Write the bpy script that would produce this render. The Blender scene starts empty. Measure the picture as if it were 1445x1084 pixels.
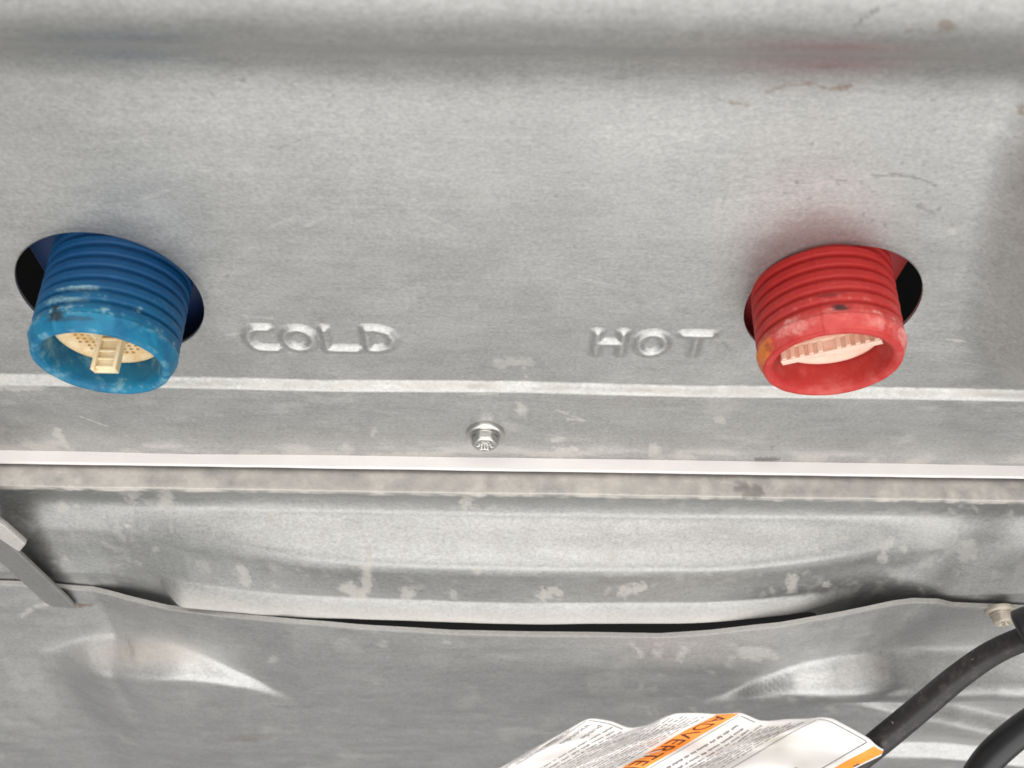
import bpy, bmesh, math, random
import numpy as np
from mathutils import Matrix, Vector
random.seed(7)
S = bpy.context.scene
MM = 0.001

# ------------------------------------------------------------------ camera
PW, PH, F = 1445.0, 1084.0, 1440.0
TH = math.radians(54.0); DIST = 182.0; ROLL = math.radians(0.85)
CO, CU = DIST * math.cos(TH), DIST * math.sin(TH)          # camera: mm out from the sheet, mm up
CAM = np.array([0.0, -CO, CU])
FWD = np.array([0.0, math.cos(TH), -math.sin(TH)])
UP0 = np.array([0.0, math.sin(TH), math.cos(TH)])
RT = np.array([math.cos(ROLL), 0, 0]) + UP0 * math.sin(ROLL)
UP = UP0 * math.cos(ROLL) - np.array([1.0, 0, 0]) * math.sin(ROLL)
cd = bpy.data.cameras.new('camera'); cam = bpy.data.objects.new('camera', cd)
S.collection.objects.link(cam); S.camera = cam
cd.sensor_width = 36; cd.lens = 36 * F / PW
cd.clip_start = 0.005; cd.clip_end = 50
m = Matrix.Identity(4)
for i in range(3):
    m[i][0], m[i][1], m[i][2], m[i][3] = RT[i], UP[i], -FWD[i], CAM[i] * MM
cam.matrix_world = m
cd.dof.use_dof = True; cd.dof.focus_distance = 0.186; cd.dof.aperture_fstop = 30

# ------------------------------------------------------------------ light
w = bpy.data.worlds.new('World'); S.world = w; w.use_nodes = True
bg = w.node_tree.nodes['Background']
bg.inputs[0].default_value = (1.0, 1.0, 0.99, 1); bg.inputs[1].default_value = 0.28
def area(name, loc, target, sx, sy, power, col):
    l = bpy.data.lights.new(name, 'AREA'); l.shape = 'RECTANGLE'; l.size = sx; l.size_y = sy
    l.energy = power; l.color = col
    o = bpy.data.objects.new(name, l); S.collection.objects.link(o)
    o.location = loc
    o.rotation_euler = (Vector(target) - Vector(loc)).to_track_quat('-Z', 'Y').to_euler()
    return o
area('ceiling_light', (0.05, -0.15, 1.4), (0, 0, 0), 2.0, 1.5, 30, (1.0, 0.965, 0.935))
area('room_light', (0.1, -1.25, 0.10), (0, 0, 0), 1.8, 2.1, 29, (1.0, 0.985, 0.965))
S.view_settings.view_transform = 'Standard'; S.view_settings.look = 'None'
S.view_settings.exposure = 0.0; S.view_settings.gamma = 1.0

# ------------------------------------------------------------------ helpers
def ray(px, py):
    return FWD + RT * ((px - PW / 2) / F) - UP * ((py - PH / 2) / F)
def at(px, py, d):
    """point (mm) on the vertical plane d mm out from the inlet sheet, seen at this place of the photograph"""
    r = ray(px, py); t = (-d - CAM[1]) / r[1]
    return CAM + r * t
def atd(px, py, depth):
    return CAM + ray(px, py) * depth
def zrow(row, d, px=722.5):
    return at(px, row, d)[2]
def proj(P):
    v = P - CAM
    q = v @ FWD
    return PW / 2 + F * (v @ RT) / q, PH / 2 - F * (v @ UP) / q
def sst(t):
    t = np.clip(t, 0, 1); return t * t * (3 - 2 * t)
def sstep(t):
    return 0.5 * (1 + np.tanh(2.3 * (2 * np.asarray(t) - 1)))
def rlin(t):
    t = np.clip(t, 0, 1); return 0.35 * sst(t) + 0.65 * t
def noise2(x, y, seed=0):
    """value noise, numpy"""
    x = np.asarray(x, float); y = np.asarray(y, float)
    xi = np.floor(x).astype(np.int64); yi = np.floor(y).astype(np.int64)
    fx = sst(x - xi); fy = sst(y - yi)
    def h(a, b):
        n = (a * 374761393 + b * 668265263 + seed * 982451653) & 0x7fffffff
        n = ((n ^ (n >> 13)) * 1274126177) & 0x7fffffff
        return ((n ^ (n >> 16)) & 0xffff) / 65535.0
    return (h(xi, yi) * (1 - fx) + h(xi + 1, yi) * fx) * (1 - fy) + (h(xi, yi + 1) * (1 - fx) + h(xi + 1, yi + 1) * fx) * fy
def fbm(x, y, seed=0, o=4):
    s = 0; a = 0.5; tot = 0
    for k in range(o):
        s = s + a * noise2(x * 2 ** k, y * 2 ** k, seed + k * 17); tot += a; a *= 0.55
    return s / tot
def link(name, me, mat, parent=None, loc=None, smooth=True, label=None):
    o = bpy.data.objects.new(name, me); S.collection.objects.link(o)
    if mat: me.materials.append(mat)
    if smooth: me.polygons.foreach_set('use_smooth', [True] * len(me.polygons))
    if parent:
        o.parent = parent
        o.matrix_parent_inverse = Matrix.Translation(-Vector(world_loc(parent)))
    if loc is not None: o.location = loc
    WL[o.name] = tuple(loc) if loc is not None else (0, 0, 0)
    if label: o['label'] = label
    return o
WL = {}
def world_loc(o): return WL.get(o.name, (0, 0, 0))
def mesh(name, V, Fc, attrs=None):
    me = bpy.data.meshes.new(name)
    me.from_pydata((np.asarray(V, float) * MM).tolist(), [], Fc if isinstance(Fc, list) else Fc.tolist())
    if attrs:
        for k, a in attrs.items():
            at_ = me.attributes.new(k, 'FLOAT', 'POINT'); at_.data.foreach_set('value', np.asarray(a, np.float32))
    me.update(); return me
def empty(name, loc, label, cat):
    o = bpy.data.objects.new(name, None); S.collection.objects.link(o); o.location = loc; WL[o.name] = loc
    o.empty_display_size = 0.02
    o['label'] = label; o['category'] = cat; return o
def bevel(o, wdt, seg=2):
    md = o.modifiers.new('bevel', 'BEVEL'); md.width = wdt * MM; md.segments = seg; md.limit_method = 'ANGLE'
    md.angle_limit = math.radians(35)
def prism(pts, off, d0=None):
    """front polygon (mm) swept by vector off -> verts, faces"""
    n = len(pts); P = [np.asarray(p, float) for p in pts]
    V = P + [p + np.asarray(off, float) for p in P]
    Fc = [list(range(n))[::-1], list(range(n, 2 * n))] + [[i, (i + 1) % n, n + (i + 1) % n, n + i] for i in range(n)]
    return V, Fc
def fixn(me):
    b = bmesh.new(); b.from_mesh(me); bmesh.ops.recalc_face_normals(b, faces=b.faces); b.to_mesh(me); b.free(); return me
def gridfaces(nr, nc, wrap=False):
    r = np.arange(nr - 1)[:, None]; c = np.arange(nc if wrap else nc - 1)[None, :]
    c1 = (c + 1) % nc
    a = r * nc + c; b = r * nc + c1; d_ = (r + 1) * nc + c; e = (r + 1) * nc + c1
    return np.stack([a, d_, e, b], -1).reshape(-1, 4)

# ------------------------------------------------------------------ materials
class NT:
    def __init__(s, name):
        s.m = bpy.data.materials.new(name); s.m.use_nodes = True; s.t = s.m.node_tree
        s.b = s.t.nodes['Principled BSDF']
    def n(s, typ, **kw):
        x = s.t.nodes.new(typ)
        for k, v in kw.items():
            if k == 'ins':
                for kk, vv in v.items():
                    if hasattr(vv, 'is_output'): s.t.links.new(vv, x.inputs[kk])
                    else: x.inputs[kk].default_value = vv
            else: setattr(x, k, v)
        return x
    def l(s, a, b): s.t.links.new(a, b)
    def noise(s, scale, vscale=(1, 1, 1), detail=4, rough=0.55, dist=0.0):
        if not hasattr(s, 'tc'): s.tc = s.n('ShaderNodeTexCoord')
        mp = s.n('ShaderNodeMapping', ins={'Vector': s.tc.outputs['Object'], 'Scale': vscale})
        return s.n('ShaderNodeTexNoise', ins={'Vector': mp.outputs[0], 'Scale': scale, 'Detail': detail, 'Roughness': rough, 'Distortion': dist}).outputs['Fac']
    def ramp(s, fac, stops):
        r = s.n('ShaderNodeValToRGB', ins={'Fac': fac}); e = r.color_ramp.elements
        while len(e) < len(stops): e.new(0.5)
        for k, (p, c) in zip(e, stops):
            k.position = p; k.color = (c, c, c, 1) if isinstance(c, (int, float)) else (*c, 1)
        return r.outputs[0]
    def mix(s, fac, a, b, mode='MIX'):
        x = s.n('ShaderNodeMix', data_type='RGBA', blend_type=mode)
        for sock, v in ((x.inputs[0], fac), (x.inputs[6], a), (x.inputs[7], b)):
            if hasattr(v, 'is_output'): s.l(v, sock)
            elif isinstance(v, (int, float)): sock.default_value = v
            else: sock.default_value = (*v, 1)
        return x.outputs[2]
    def math(s, op, a, b=0.0, clamp=False):
        x = s.n('ShaderNodeMath', operation=op, use_clamp=clamp)
        for sock, v in ((x.inputs[0], a), (x.inputs[1], b)):
            if hasattr(v, 'is_output'): s.l(v, sock)
            else: sock.default_value = v
        return x.outputs[0]
    def attr(s, name): return s.n('ShaderNodeAttribute', attribute_name=name).outputs['Fac']
    def bump(s, h, strength, dist):
        x = s.n('ShaderNodeBump', ins={'Height': h, 'Strength': strength, 'Distance': dist}); return x.outputs[0]
    def set(s, **kw):
        for k, v in kw.items():
            sock = s.b.inputs[k]
            if hasattr(v, 'is_output'): s.l(v, sock)
            elif isinstance(v, (int, float)): sock.default_value = v
            else: sock.default_value = (*v, 1)
        return s.m

def mat_steel(name, tint=(1, 1, 1), base=0.42, streak=1.0, metal=0.76, rough=0.41):
    t = NT(name)
    st = t.noise(900, (0.14, 1, 1), 3)                 # drawn-sheet streaks along x
    gr = t.noise(1900, (0.75, 1, 1), 3, 0.75) ; mo = t.noise(650, (0.6, 1, 1), 3, 0.6)           # fine zinc grain
    cl = t.noise(45, (1, 1, 1), 4)                     # clouding
    sp = t.noise(1000, (0.7, 1, 1), 2)
    v = t.math('ADD', t.math('MULTIPLY', t.math('SUBTRACT', st, 0.5), 0.17 * streak), t.math('MULTIPLY', t.math('SUBTRACT', gr, 0.5), 0.85))
    v = t.math('ADD', v, t.math('MULTIPLY', t.math('SUBTRACT', mo, 0.5), 0.22))
    v = t.math('ADD', v, t.math('MULTIPLY', t.math('SUBTRACT', cl, 0.5), 0.14))
    lo = t.noise(220, (0.05, 1, 1), 4, 0.6); bl = t.noise(120, (0.7, 1, 1), 5, 0.7, 0.8)
    v = t.math('ADD', v, t.math('MULTIPLY', t.math('SUBTRACT', lo, 0.5), 0.13 * streak))
    v = t.math('ADD', v, t.math('MULTIPLY', t.math('SUBTRACT', t.ramp(bl, [(0.42, 0.0), (0.62, 1.0)]), 0.5), 0.05))
    v = t.math('MULTIPLY', t.math('ADD', v, 1.0), base)
    col = t.mix(1.0, t.n('ShaderNodeCombineColor', ins={0: v, 1: v, 2: v}).outputs[0], tint, 'MULTIPLY')
    pits = t.ramp(sp, [(0.24, 1.0), (0.34, 0.0)])
    col = t.mix(t.math('MULTIPLY', pits, 0.28), col, (0.12, 0.12, 0.12))
    du = t.attr('dust'); gm = t.attr('grime_shade'); ru = t.attr('rust')
    dn = t.math('MULTIPLY', du, t.math('ADD', 0.55, t.math('MULTIPLY', t.noise(1300, (1, 1, 1), 3, 0.7), 0.9)), True)
    col = t.mix(dn, col, (0.52, 0.485, 0.44))
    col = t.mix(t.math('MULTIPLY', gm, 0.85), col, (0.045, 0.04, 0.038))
    col = t.mix(t.math('MULTIPLY', ru, 0.8), col, (0.20, 0.11, 0.055))
    rg = t.math('ADD', rough - 0.1, t.math('MULTIPLY', t.noise(300, (0.3, 1, 1), 3), 0.2))
    rg = t.math('ADD', rg, t.math('MULTIPLY', t.math('SUBTRACT', bl, 0.5), 0.12))
    rg = t.math('ADD', rg, t.math('MULTIPLY', dn, 0.35), True)
    mt = t.math('MULTIPLY', t.math('SUBTRACT', 1.0, t.math('MAXIMUM', dn, gm), True), metal)
    nb = t.bump(t.math('ADD', gr, t.math('MULTIPLY', st, 0.4)), 0.22, 0.00012)
    return t.set(**{'Base Color': col, 'Roughness': rg, 'Metallic': mt, 'Normal': nb})
STEEL = mat_steel('galvanised_steel', tint=(1, 0.998, 0.972))
STEEL2 = mat_steel('galvanised_steel_lower', tint=(0.97, 0.975, 0.95), streak=0.6, base=0.335)
STEEL3 = mat_steel('galvanised_steel_cover', tint=(0.98, 0.98, 0.965), streak=0.6, base=0.40)

def mat_plain(name, col, rough=0.5, metal=0.0, var=0.15, scale=400, bump=0.1, spec=None):
    t = NT(name); n = t.noise(scale, (1, 1, 1), 4)
    c = t.mix(n, tuple(x * (1 - var) for x in col), tuple(min(1, x * (1 + var)) for x in col))
    k = {'Base Color': c, 'Roughness': rough, 'Metallic': metal}
    if bump: k['Normal'] = t.bump(t.noise(scale * 4, (1, 1, 1), 3), bump, 0.0001)
    if spec is not None: k['Specular IOR Level'] = spec
    return t.set(**k)
WHITE = mat_plain('white_paint', (0.79, 0.755, 0.74), 0.45, 0, 0.07, 120, 0.05)
DARK = mat_plain('inside_shade', (0.003, 0.003, 0.003), 0.9, 0, 0.1, 100, 0)
tCORD = NT('black_rubber')
cdu = tCORD.math('MULTIPLY', tCORD.ramp(tCORD.noise(420, (1, 1, 1), 5, 0.75), [(0.50, 0.0), (0.72, 1.0)]), 0.55)
cc = tCORD.mix(cdu, (0.016, 0.014, 0.014), (0.085, 0.075, 0.068))
CORD = tCORD.set(**{'Base Color': tCORD.mix(tCORD.ramp(tCORD.noise(900, (1, 1, 1), 1), [(0.74, 0.0), (0.78, 0.8)]), cc, (0.35, 0.30, 0.27)), 'Roughness': 0.55, 'Normal': tCORD.bump(tCORD.noise(1600), 0.35, 0.0001)})
BLACK = mat_plain('black_plastic', (0.010, 0.010, 0.011), 0.42, 0, 0.2, 300, 0.1)
ZINC = mat_plain('zinc_screw', (0.46, 0.455, 0.43), 0.33, 0.85, 0.15, 900, 0.1)
ZINC_OLD = mat_plain('dusty_zinc_screw', (0.50, 0.45, 0.37), 0.5, 0.5, 0.25, 900, 0.2)

def mat_inlet(name, col, worn_lit, scale_col):
    t = NT(name)
    n = t.noise(500, (1, 1, 1), 4, 0.6); n2 = t.noise(170, (1, 1, 1), 5, 0.65, 0.6); n3 = t.noise(1800, (1, 1, 1), 2, 0.7)
    c = t.mix(n, tuple(x * 0.82 for x in col), tuple(min(1, x * 1.15) for x in col))
    we = t.attr('wear_shade')
    f = t.math('MULTIPLY', we, t.ramp(n2, [(0.30, 0.25), (0.62, 1.0)]), True)
    c = t.mix(f, c, worn_lit)
    sc = t.attr('scale')
    f2 = t.math('MULTIPLY', sc, t.ramp(t.math('ADD', t.math('MULTIPLY', n2, 0.7), t.math('MULTIPLY', n3, 0.3)), [(0.42, 0.0), (0.60, 1.0)]), True)
    c = t.mix(f2, c, scale_col)
    c = t.mix(t.attr('grime_shade'), c, (0.02, 0.02, 0.02))
    c = t.mix(t.attr('rust'), c, (0.72, 0.22, 0.03))
    return t.set(**{'Base Color': c, 'Roughness': 0.52, 'Specular IOR Level': 0.28, 'Normal': t.bump(t.math('ADD', n3, n), 0.25, 0.00015)})
BLUE = mat_inlet('blue_plastic', (0.002, 0.054, 0.155), (0.012, 0.190, 0.320), (0.30, 0.46, 0.47))
RED = mat_inlet('red_plastic', (0.39, 0.017, 0.015), (0.58, 0.088, 0.078), (0.72, 0.34, 0.30))
BLUE_F = mat_plain('blue_flange', (0.002, 0.020, 0.085), 0.45, 0, 0.1, 300, 0.05)
RED_F = mat_plain('red_flange', (0.30, 0.018, 0.018), 0.45, 0, 0.1, 300, 0.05)
def mat_filter(name, c1, c2):
    t = NT(name); n = t.noise(260, (1, 1, 1), 5, 0.7)
    c = t.mix(t.ramp(n, [(0.38, 0.0), (0.66, 1.0)]), c1, c2)
    return t.set(**{'Base Color': c, 'Roughness': 0.45, 'Subsurface Weight': 0.15, 'Subsurface Scale': 0.002, 'Normal': t.bump(t.noise(1500), 0.15, 0.0001)})
CREAM = mat_filter('cream_plastic', (0.80, 0.66, 0.43), (0.62, 0.36, 0.12))
CREAM2 = mat_filter('pink_cream_plastic', (0.90, 0.66, 0.53), (0.84, 0.55, 0.42))
TABM = mat_filter('tab_plastic', (0.82, 0.68, 0.46), (0.74, 0.57, 0.33))

# ------------------------------------------------------------------ the machine
ROOT = (0.0, 0.33, -0.86)
washer = empty('washing_machine', ROOT, 'galvanised steel back of a washing machine with a blue and a red water inlet', 'washing machine')

# ---- inlet sheet: recess, stamped ledge, flat screw strip
ZT1, ZT0 = zrow(6, 12), zrow(125, 0)
ZL1, ZL0 = zrow(539, 0), zrow(555, 1.05)
ZE = zrow(647, 1.15)
wall_pts = [at(x, y, 0) for x, y in ((1368, 520), (1382, 420), (1400, 300), (1425, 190), (1462, 90))]
WZ = np.array([p[2] for p in wall_pts]); WX = np.array([p[0] for p in wall_pts])
WA0, WA1 = zrow(540, 0), zrow(440, 0)
def dA(x, z):
    top = 12 * sstep((z - ZT0) / (ZT1 - ZT0))
    xw = np.interp(z, WZ, WX)
    rt = 17 * sst((x - xw + 4) / 27) * sst((z - WA0) / (WA1 - WA0))
    d = top + rt - top * rt / 15
    d = d + 1.05 * rlin((ZL1 - z) / (ZL1 - ZL0))
    d = d + 0.10 * np.sin(x * 0.06 + 1) * np.sin(z * 0.07) + 0.5 * (fbm(x * 0.03, z * 0.04, 5, 2) - 0.5)
    return d
zs = np.linspace(104, ZE - 2.0, 4000)
dl = np.gradient(12 * sstep((zs - ZT0) / (ZT1 - ZT0)) + 1.15 * rlin((ZL1 - zs) / (ZL1 - ZL0)))
step = np.sqrt(np.gradient(zs) ** 2 + (2.2 * dl) ** 2)
s = np.concatenate([[0], np.cumsum(step[1:])])
rows = np.interp(np.arange(0, s[-1], 0.36), s, zs)
rows = np.append(rows, ZE - 2.0)
cols = np.concatenate([np.arange(-150, -108, 3.0), np.arange(-108, 108, 0.42), np.arange(108, 151, 3.0)])

# raised letters
STROKES = {
 'C': [[(.86, 1), (.38, 1), (.14, .86), (.03, .62), (.05, .36), (.20, .10), (.42, 0), (1.06, 0)]],
 'O': [[(.5 + .5 * math.cos(a), .5 + .5 * math.sin(a)) for a in np.linspace(0, 2 * math.pi, 25)]],
 'L': [[(.08, 1), (.08, 0), (1, 0)]],
 'D': [[(.05, 1), (.05, 0), (.45, 0), (.82, .14), (1, .5), (.82, .86), (.45, 1), (.05, 1)]],
 'H': [[(.05, 1), (.05, 0)], [(.95, 1), (.95, 0)], [(.05, .52), (.95, .52)]],
 'T': [[(0, 1), (1, 1)], [(.5, 1), (.5, 0)]],
}
LET = [('C', 349, 385, 466, 494), ('O', 401, 441, 467, 494), ('L', 456, 501, 467, 495), ('D', 516, 555, 467, 495),
       ('H', 840, 880, 472, 501), ('O', 901, 939, 473, 501), ('T', 962, 1001, 474, 501)]
letters = []
for ch, x0, x1, y0, y1 in LET:
    cx, cy = (x0 + x1) / 2, (y0 + y1) / 2
    zt, zb = at(cx, y0, 0.5)[2], at(cx, y1, 0.5)[2]
    c = at(cx, cy, 0.5); hw = (at(x1, cy, 0.5)[0] - at(x0, cy, 0.5)[0]) / 2
    segs = []
    for pl in STROKES[ch]:
        q = [(c[0] - hw + 2 * hw * a, zb + (zt - zb) * b) for a, b in pl]
        segs += list(zip(q[:-1], q[1:]))
    letters.append((ch, segs, (c[0] - hw - 3, c[0] + hw + 3, zb - 3, zt + 3)))
def segdist(x, z, segs):
    best = np.full(x.shape, 1e9)
    for (ax, az), (bx, bz) in segs:
        ux, uz = bx - ax, bz - az; L2 = ux * ux + uz * uz + 1e-12
        t = np.clip(((x - ax) * ux + (z - az) * uz) / L2, 0, 1)
        best = np.minimum(best, np.hypot(x - ax - t * ux, z - az - t * uz))
    return best
def letter_h(x, z):
    h = np.zeros(x.shape); idx = np.full(x.shape, -1, int)
    for k, (ch, segs, bb) in enumerate(letters):
        m_ = (x > bb[0]) & (x < bb[1]) & (z > bb[2]) & (z < bb[3])
        if not m_.any(): continue
        dd = segdist(x[m_], z[m_], segs)
        hh = 0.68 * (0.5 + 0.5 * np.cos(np.pi * np.clip(dd / 1.28, 0, 1)))
        h[m_] = np.maximum(h[m_], hh)
        ii = idx[m_]; ii[hh > 0.004] = k; idx[m_] = ii
    return h, idx

# stains painted as wear on the sheet (their own shapes, fixed to the surface)
def wear_maps(P, marks, dust_fn=None):
    px, py = proj(P)
    dust = np.zeros(len(P)); grime_shade = np.zeros(len(P)); rust = np.zeros(len(P))
    for kind, pts, wd, amt in marks:
        q = [(a, b) for a, b in pts]
        x0 = min(a for a, b in q) - wd * 3; x1 = max(a for a, b in q) + wd * 3
        y0 = min(b for a, b in q) - wd * 3; y1 = max(b for a, b in q) + wd * 3
        m_ = (px > x0) & (px < x1) & (py > y0) & (py < y1)
        if not m_.any(): continue
        X, Y = px[m_], py[m_]
        wob = (fbm(X * 0.10, Y * 0.10, 3, 3) - 0.5) * 1.6 + (fbm(X * 0.33, Y * 0.33, 8, 2) - 0.5) * 1.5
        dd = segdist(X, Y, list(zip(q[:-1], q[1:])) if len(q) > 1 else [(q[0], q[0])])
        v = amt * sst(1.6 * (1.1 - (dd / wd + wob * 0.9)))
        tgt = {'d': dust, 'g': grime_shade, 'r': rust}[kind]
        tgt[m_] = np.maximum(tgt[m_], v)
    if dust_fn is not None: dust = np.clip(np.maximum(dust, dust_fn(P, px, py)), 0, 1)
    return {'dust': dust, 'grime_shade': grime_shade, 'rust': rust}
marksA = [
 ('g', [(1206, 40), (1216, 27), (1240, 14)], 3.2, .75), ('r', [(1330, 38), (1345, 37)], 8, .55), ('r', [(1280, 44), (1330, 46)], 2.5, .3),
 ('r', [(1160, 124), (1175, 126), (1200, 122)], 3.2, .75), ('r', [(1080, 130), (1110, 120), (1150, 117)], 2.2, .5), ('r', [(1028, 145), (1060, 149)], 2.6, .6),
 ('g', [(1232, 249), (1265, 246), (1300, 253), (1320, 262)], 1.8, .55), ('g', [(1090, 128), (1106, 124)], 2, .4),
 ('g', [(343, 114)], 5, .45), ('g', [(300, 131)], 4, .4), ('g', [(326, 246)], 4, .4), ('g', [(1020, 484), (1030, 494)], 3, .35),
 ('g', [(1180, 257), (1195, 254)], 2, .5), ('g', [(1290, 275)], 3, .4), ('g', [(1295, 292), (1318, 300)], 2.5, .4), ('g', [(1345, 318)], 2.5, .5),
 ('g', [(1068, 648), (1098, 648)], 3.2, .8), ('g', [(1090, 632)], 4, .55), ('g', [(1098, 618)], 3, .4),
 ('r', [(455, 452)], 6, .25), ('r', [(444, 440)], 4, .25), ('d', [(1345, 328)], 8, .3), ('r', [(1415, 492)], 7, .25), ('r', [(1440, 155)], 6, .6),
 ('d', [(735, 575), (733, 582)], 10, .35), ('d', [(742, 530), (738, 545)], 2.5, .4), ('d', [(800, 592), (825, 594)], 2, .35), ('d', [(790, 640), (810, 636)], 9, .5),
 ('d', [(780, 622), (795, 620)], 3, .4), ('d', [(925, 632), (920, 640)], 8, .4), ('d', [(530, 606), (525, 614)], 3, .3), ('d', [(490, 635)], 8, .35), ('d', [(700, 512), (745, 510)], 7, .22),
 ('d', [(80, 610), (100, 640)], 7, .35), ('d', [(20, 640), (90, 640)], 5, .35), ('d', [(340, 640), (420, 644)], 5, .4), ('d', [(520, 643), (620, 643)], 5, .4),
 ('d', [(1010, 594), (1020, 593)], 5, .3), ('d', [(1030, 548), (1120, 552)], 5, .35), ('d', [(0, 546), (60, 547)], 6, .3), ('r', [(395, 640)], 4, .2),
]
for k in range(26):                                   # light handling scratches
    x_ = random.uniform(40, 1400); y_ = random.uniform(120, 640); q_ = random.uniform(8, 45); sl = random.uniform(-.5, .5)
    marksA.append(('d', [(x_, y_), (x_ + q_, y_ + q_ * sl)], 1.3, random.uniform(.18, .4)))
for k in range(60):
    x_ = random.uniform(1100, 1430); y_ = random.uniform(200, 420)
    marksA.append(('g', [(x_, y_), (x_ + random.uniform(-5, 5), y_ + random.uniform(-4, 4))], random.uniform(1.2, 2.4), random.uniform(.25, .55)))
for k in range(40):
    x_ = random.uniform(10, 1400); y_ = random.uniform(120, 520)
    marksA.append(('g', [(x_, y_), (x_ + random.uniform(-6, 6), y_ + random.uniform(-3, 3))], random.uniform(1.0, 2.0), random.uniform(.2, .4)))
def dustA(P, px, py):
    x, z = P[:, 0], P[:, 2]
    n = fbm(x * 0.12, z * 0.25, 9, 4)
    led = sst(1 - np.abs((z - (ZL0 + ZL1) / 2)) / 1.3) * np.clip(.15 + 1.3 * (fbm(x * .22, z * .8, 14, 4) - .35), .05, .75)
    bot = sst((ZE + 7 - z) / 7) * sst((n - 0.5) / 0.16) * 0.45
    strip = (z < ZL0) * sst((n - 0.62) / 0.14) * 0.12
    return np.maximum(np.maximum(led, bot), strip)

HOLES = {'cold': (at(157, 419, 0), 14.5), 'hot': (at(1174, 433, 0), 13.9)}
nr, nc = len(rows), len(cols)
X, Z = np.meshgrid(cols, rows)
h, li = letter_h(X, Z)
V = np.stack([X, -(dA(X, Z) + h), Z], -1).reshape(-1, 3)
Fq = gridfaces(nr, nc)
keep = np.ones(len(Fq), bool)
extraV = []; extraF = []; base_i = len(V)
def add_verts(a):
    global base_i
    i0 = base_i; extraV.append(np.asarray(a)); base_i += len(a); return i0
for key, (c, R) in HOLES.items():
    ci = np.where(np.abs(cols - c[0]) < R + 3.2)[0]; ri = np.where(np.abs(rows - c[2]) < R + 3.2)[0]
    i0, i1, j0, j1 = ci[0], ci[-1], ri[0], ri[-1]
    fr = Fq[:, 0] // nc; fc = Fq[:, 0] % nc
    keep &= ~((fr >= j0) & (fr < j1) & (fc >= i0) & (fc < i1))
    loop = [j0 * nc + i for i in range(i0, i1)] + [j * nc + i1 for j in range(j0, j1)] + \
           [j1 * nc + i for i in range(i1, i0, -1)] + [j * nc + i0 for j in range(j1, j0, -1)]
    Lp = V[loop]; n = len(loop)
    ang = np.arctan2(Lp[:, 2] - c[2], Lp[:, 0] - c[0])
    hx = c[0] + R * np.cos(ang); hz = c[2] + R * np.sin(ang)
    rings = []; K = 14
    for k in range(1, K + 1):
        t = 1 - (1 - k / K) ** 1.3
        x_ = Lp[:, 0] * (1 - t) + hx * t; z_ = Lp[:, 2] * (1 - t) + hz * t
        rr = np.hypot(x_ - c[0], z_ - c[2])
        rings.append(np.stack([x_, -(dA(x_, z_) - 0.06 * sst((R + 1.2 - rr) / 1.2)), z_], -1))
    for ex, back in ((0.0, 0.2), (0.02, 0.6)):          # cut edge of the sheet, going in
        r0 = rings[K - 1].copy(); r0[:, 1] += back; rings.append(r0)
    prev = np.array(loop)
    for r_ in rings:
        st_ = add_verts(r_); cur = np.arange(st_, st_ + n)
        extraF.append(np.stack([prev, np.roll(prev, -1), np.roll(cur, -1), cur], -1)[:, ::-1])
        prev = cur
Vall = np.concatenate([V] + extraV)
lf = li.reshape(-1)[Fq].max(axis=1)
wa = wear_maps(Vall, marksA, dustA)
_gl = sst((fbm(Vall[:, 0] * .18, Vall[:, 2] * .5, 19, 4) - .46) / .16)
wa['grime_shade'] = np.maximum(wa['grime_shade'], .42 * _gl * sst(1 - np.abs(Vall[:, 2] - ZL1 - .1) / .55))
wa['grime_shade'] = np.maximum(wa['grime_shade'], .22 * _gl * sst(1 - np.abs(Vall[:, 2] - (ZL0 + ZL1) / 2) / .9))
wa['grime_shade'] = np.maximum(wa['grime_shade'], .5 * sst(1 - np.abs(np.hypot(Vall[:, 0] - at(685, 612, 1.2)[0], Vall[:, 2] - at(685, 612, 1.2)[2]) - 3.6) / .7) * fbm(Vall[:, 0] * .8, Vall[:, 2] * .8, 2, 3) * 1.3)
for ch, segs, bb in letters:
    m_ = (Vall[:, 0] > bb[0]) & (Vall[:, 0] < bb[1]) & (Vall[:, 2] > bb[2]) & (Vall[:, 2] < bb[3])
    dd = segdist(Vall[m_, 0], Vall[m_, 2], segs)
    wa['grime_shade'][m_] = np.maximum(wa['grime_shade'][m_], .34 * sst(1 - np.abs(dd - 1.25) / .55) * (.4 + fbm(Vall[m_, 0] * .9, Vall[m_, 2] * .9, 4, 2)))
def sub(faces, name, mat, parent, label=None):
    used = np.unique(faces); mp = np.full(len(Vall), -1); mp[used] = np.arange(len(used))
    return link(name, mesh(name, Vall[used], mp[faces], {k: a[used] for k, a in wa.items()}), mat, parent, label=label)
sheet = sub(np.concatenate([Fq[keep & (lf < 0)]] + extraF), 'inlet_panel', STEEL, washer, 'flat steel panel stamped with the words COLD and HOT')
for k, (ch, _, _) in enumerate(letters):
    sub(Fq[keep & (lf == k)], 'embossed_letter', STEEL, sheet, 'raised letter %s of the word %s' % (ch, 'COLD' if k < 4 else 'HOT'))

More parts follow.
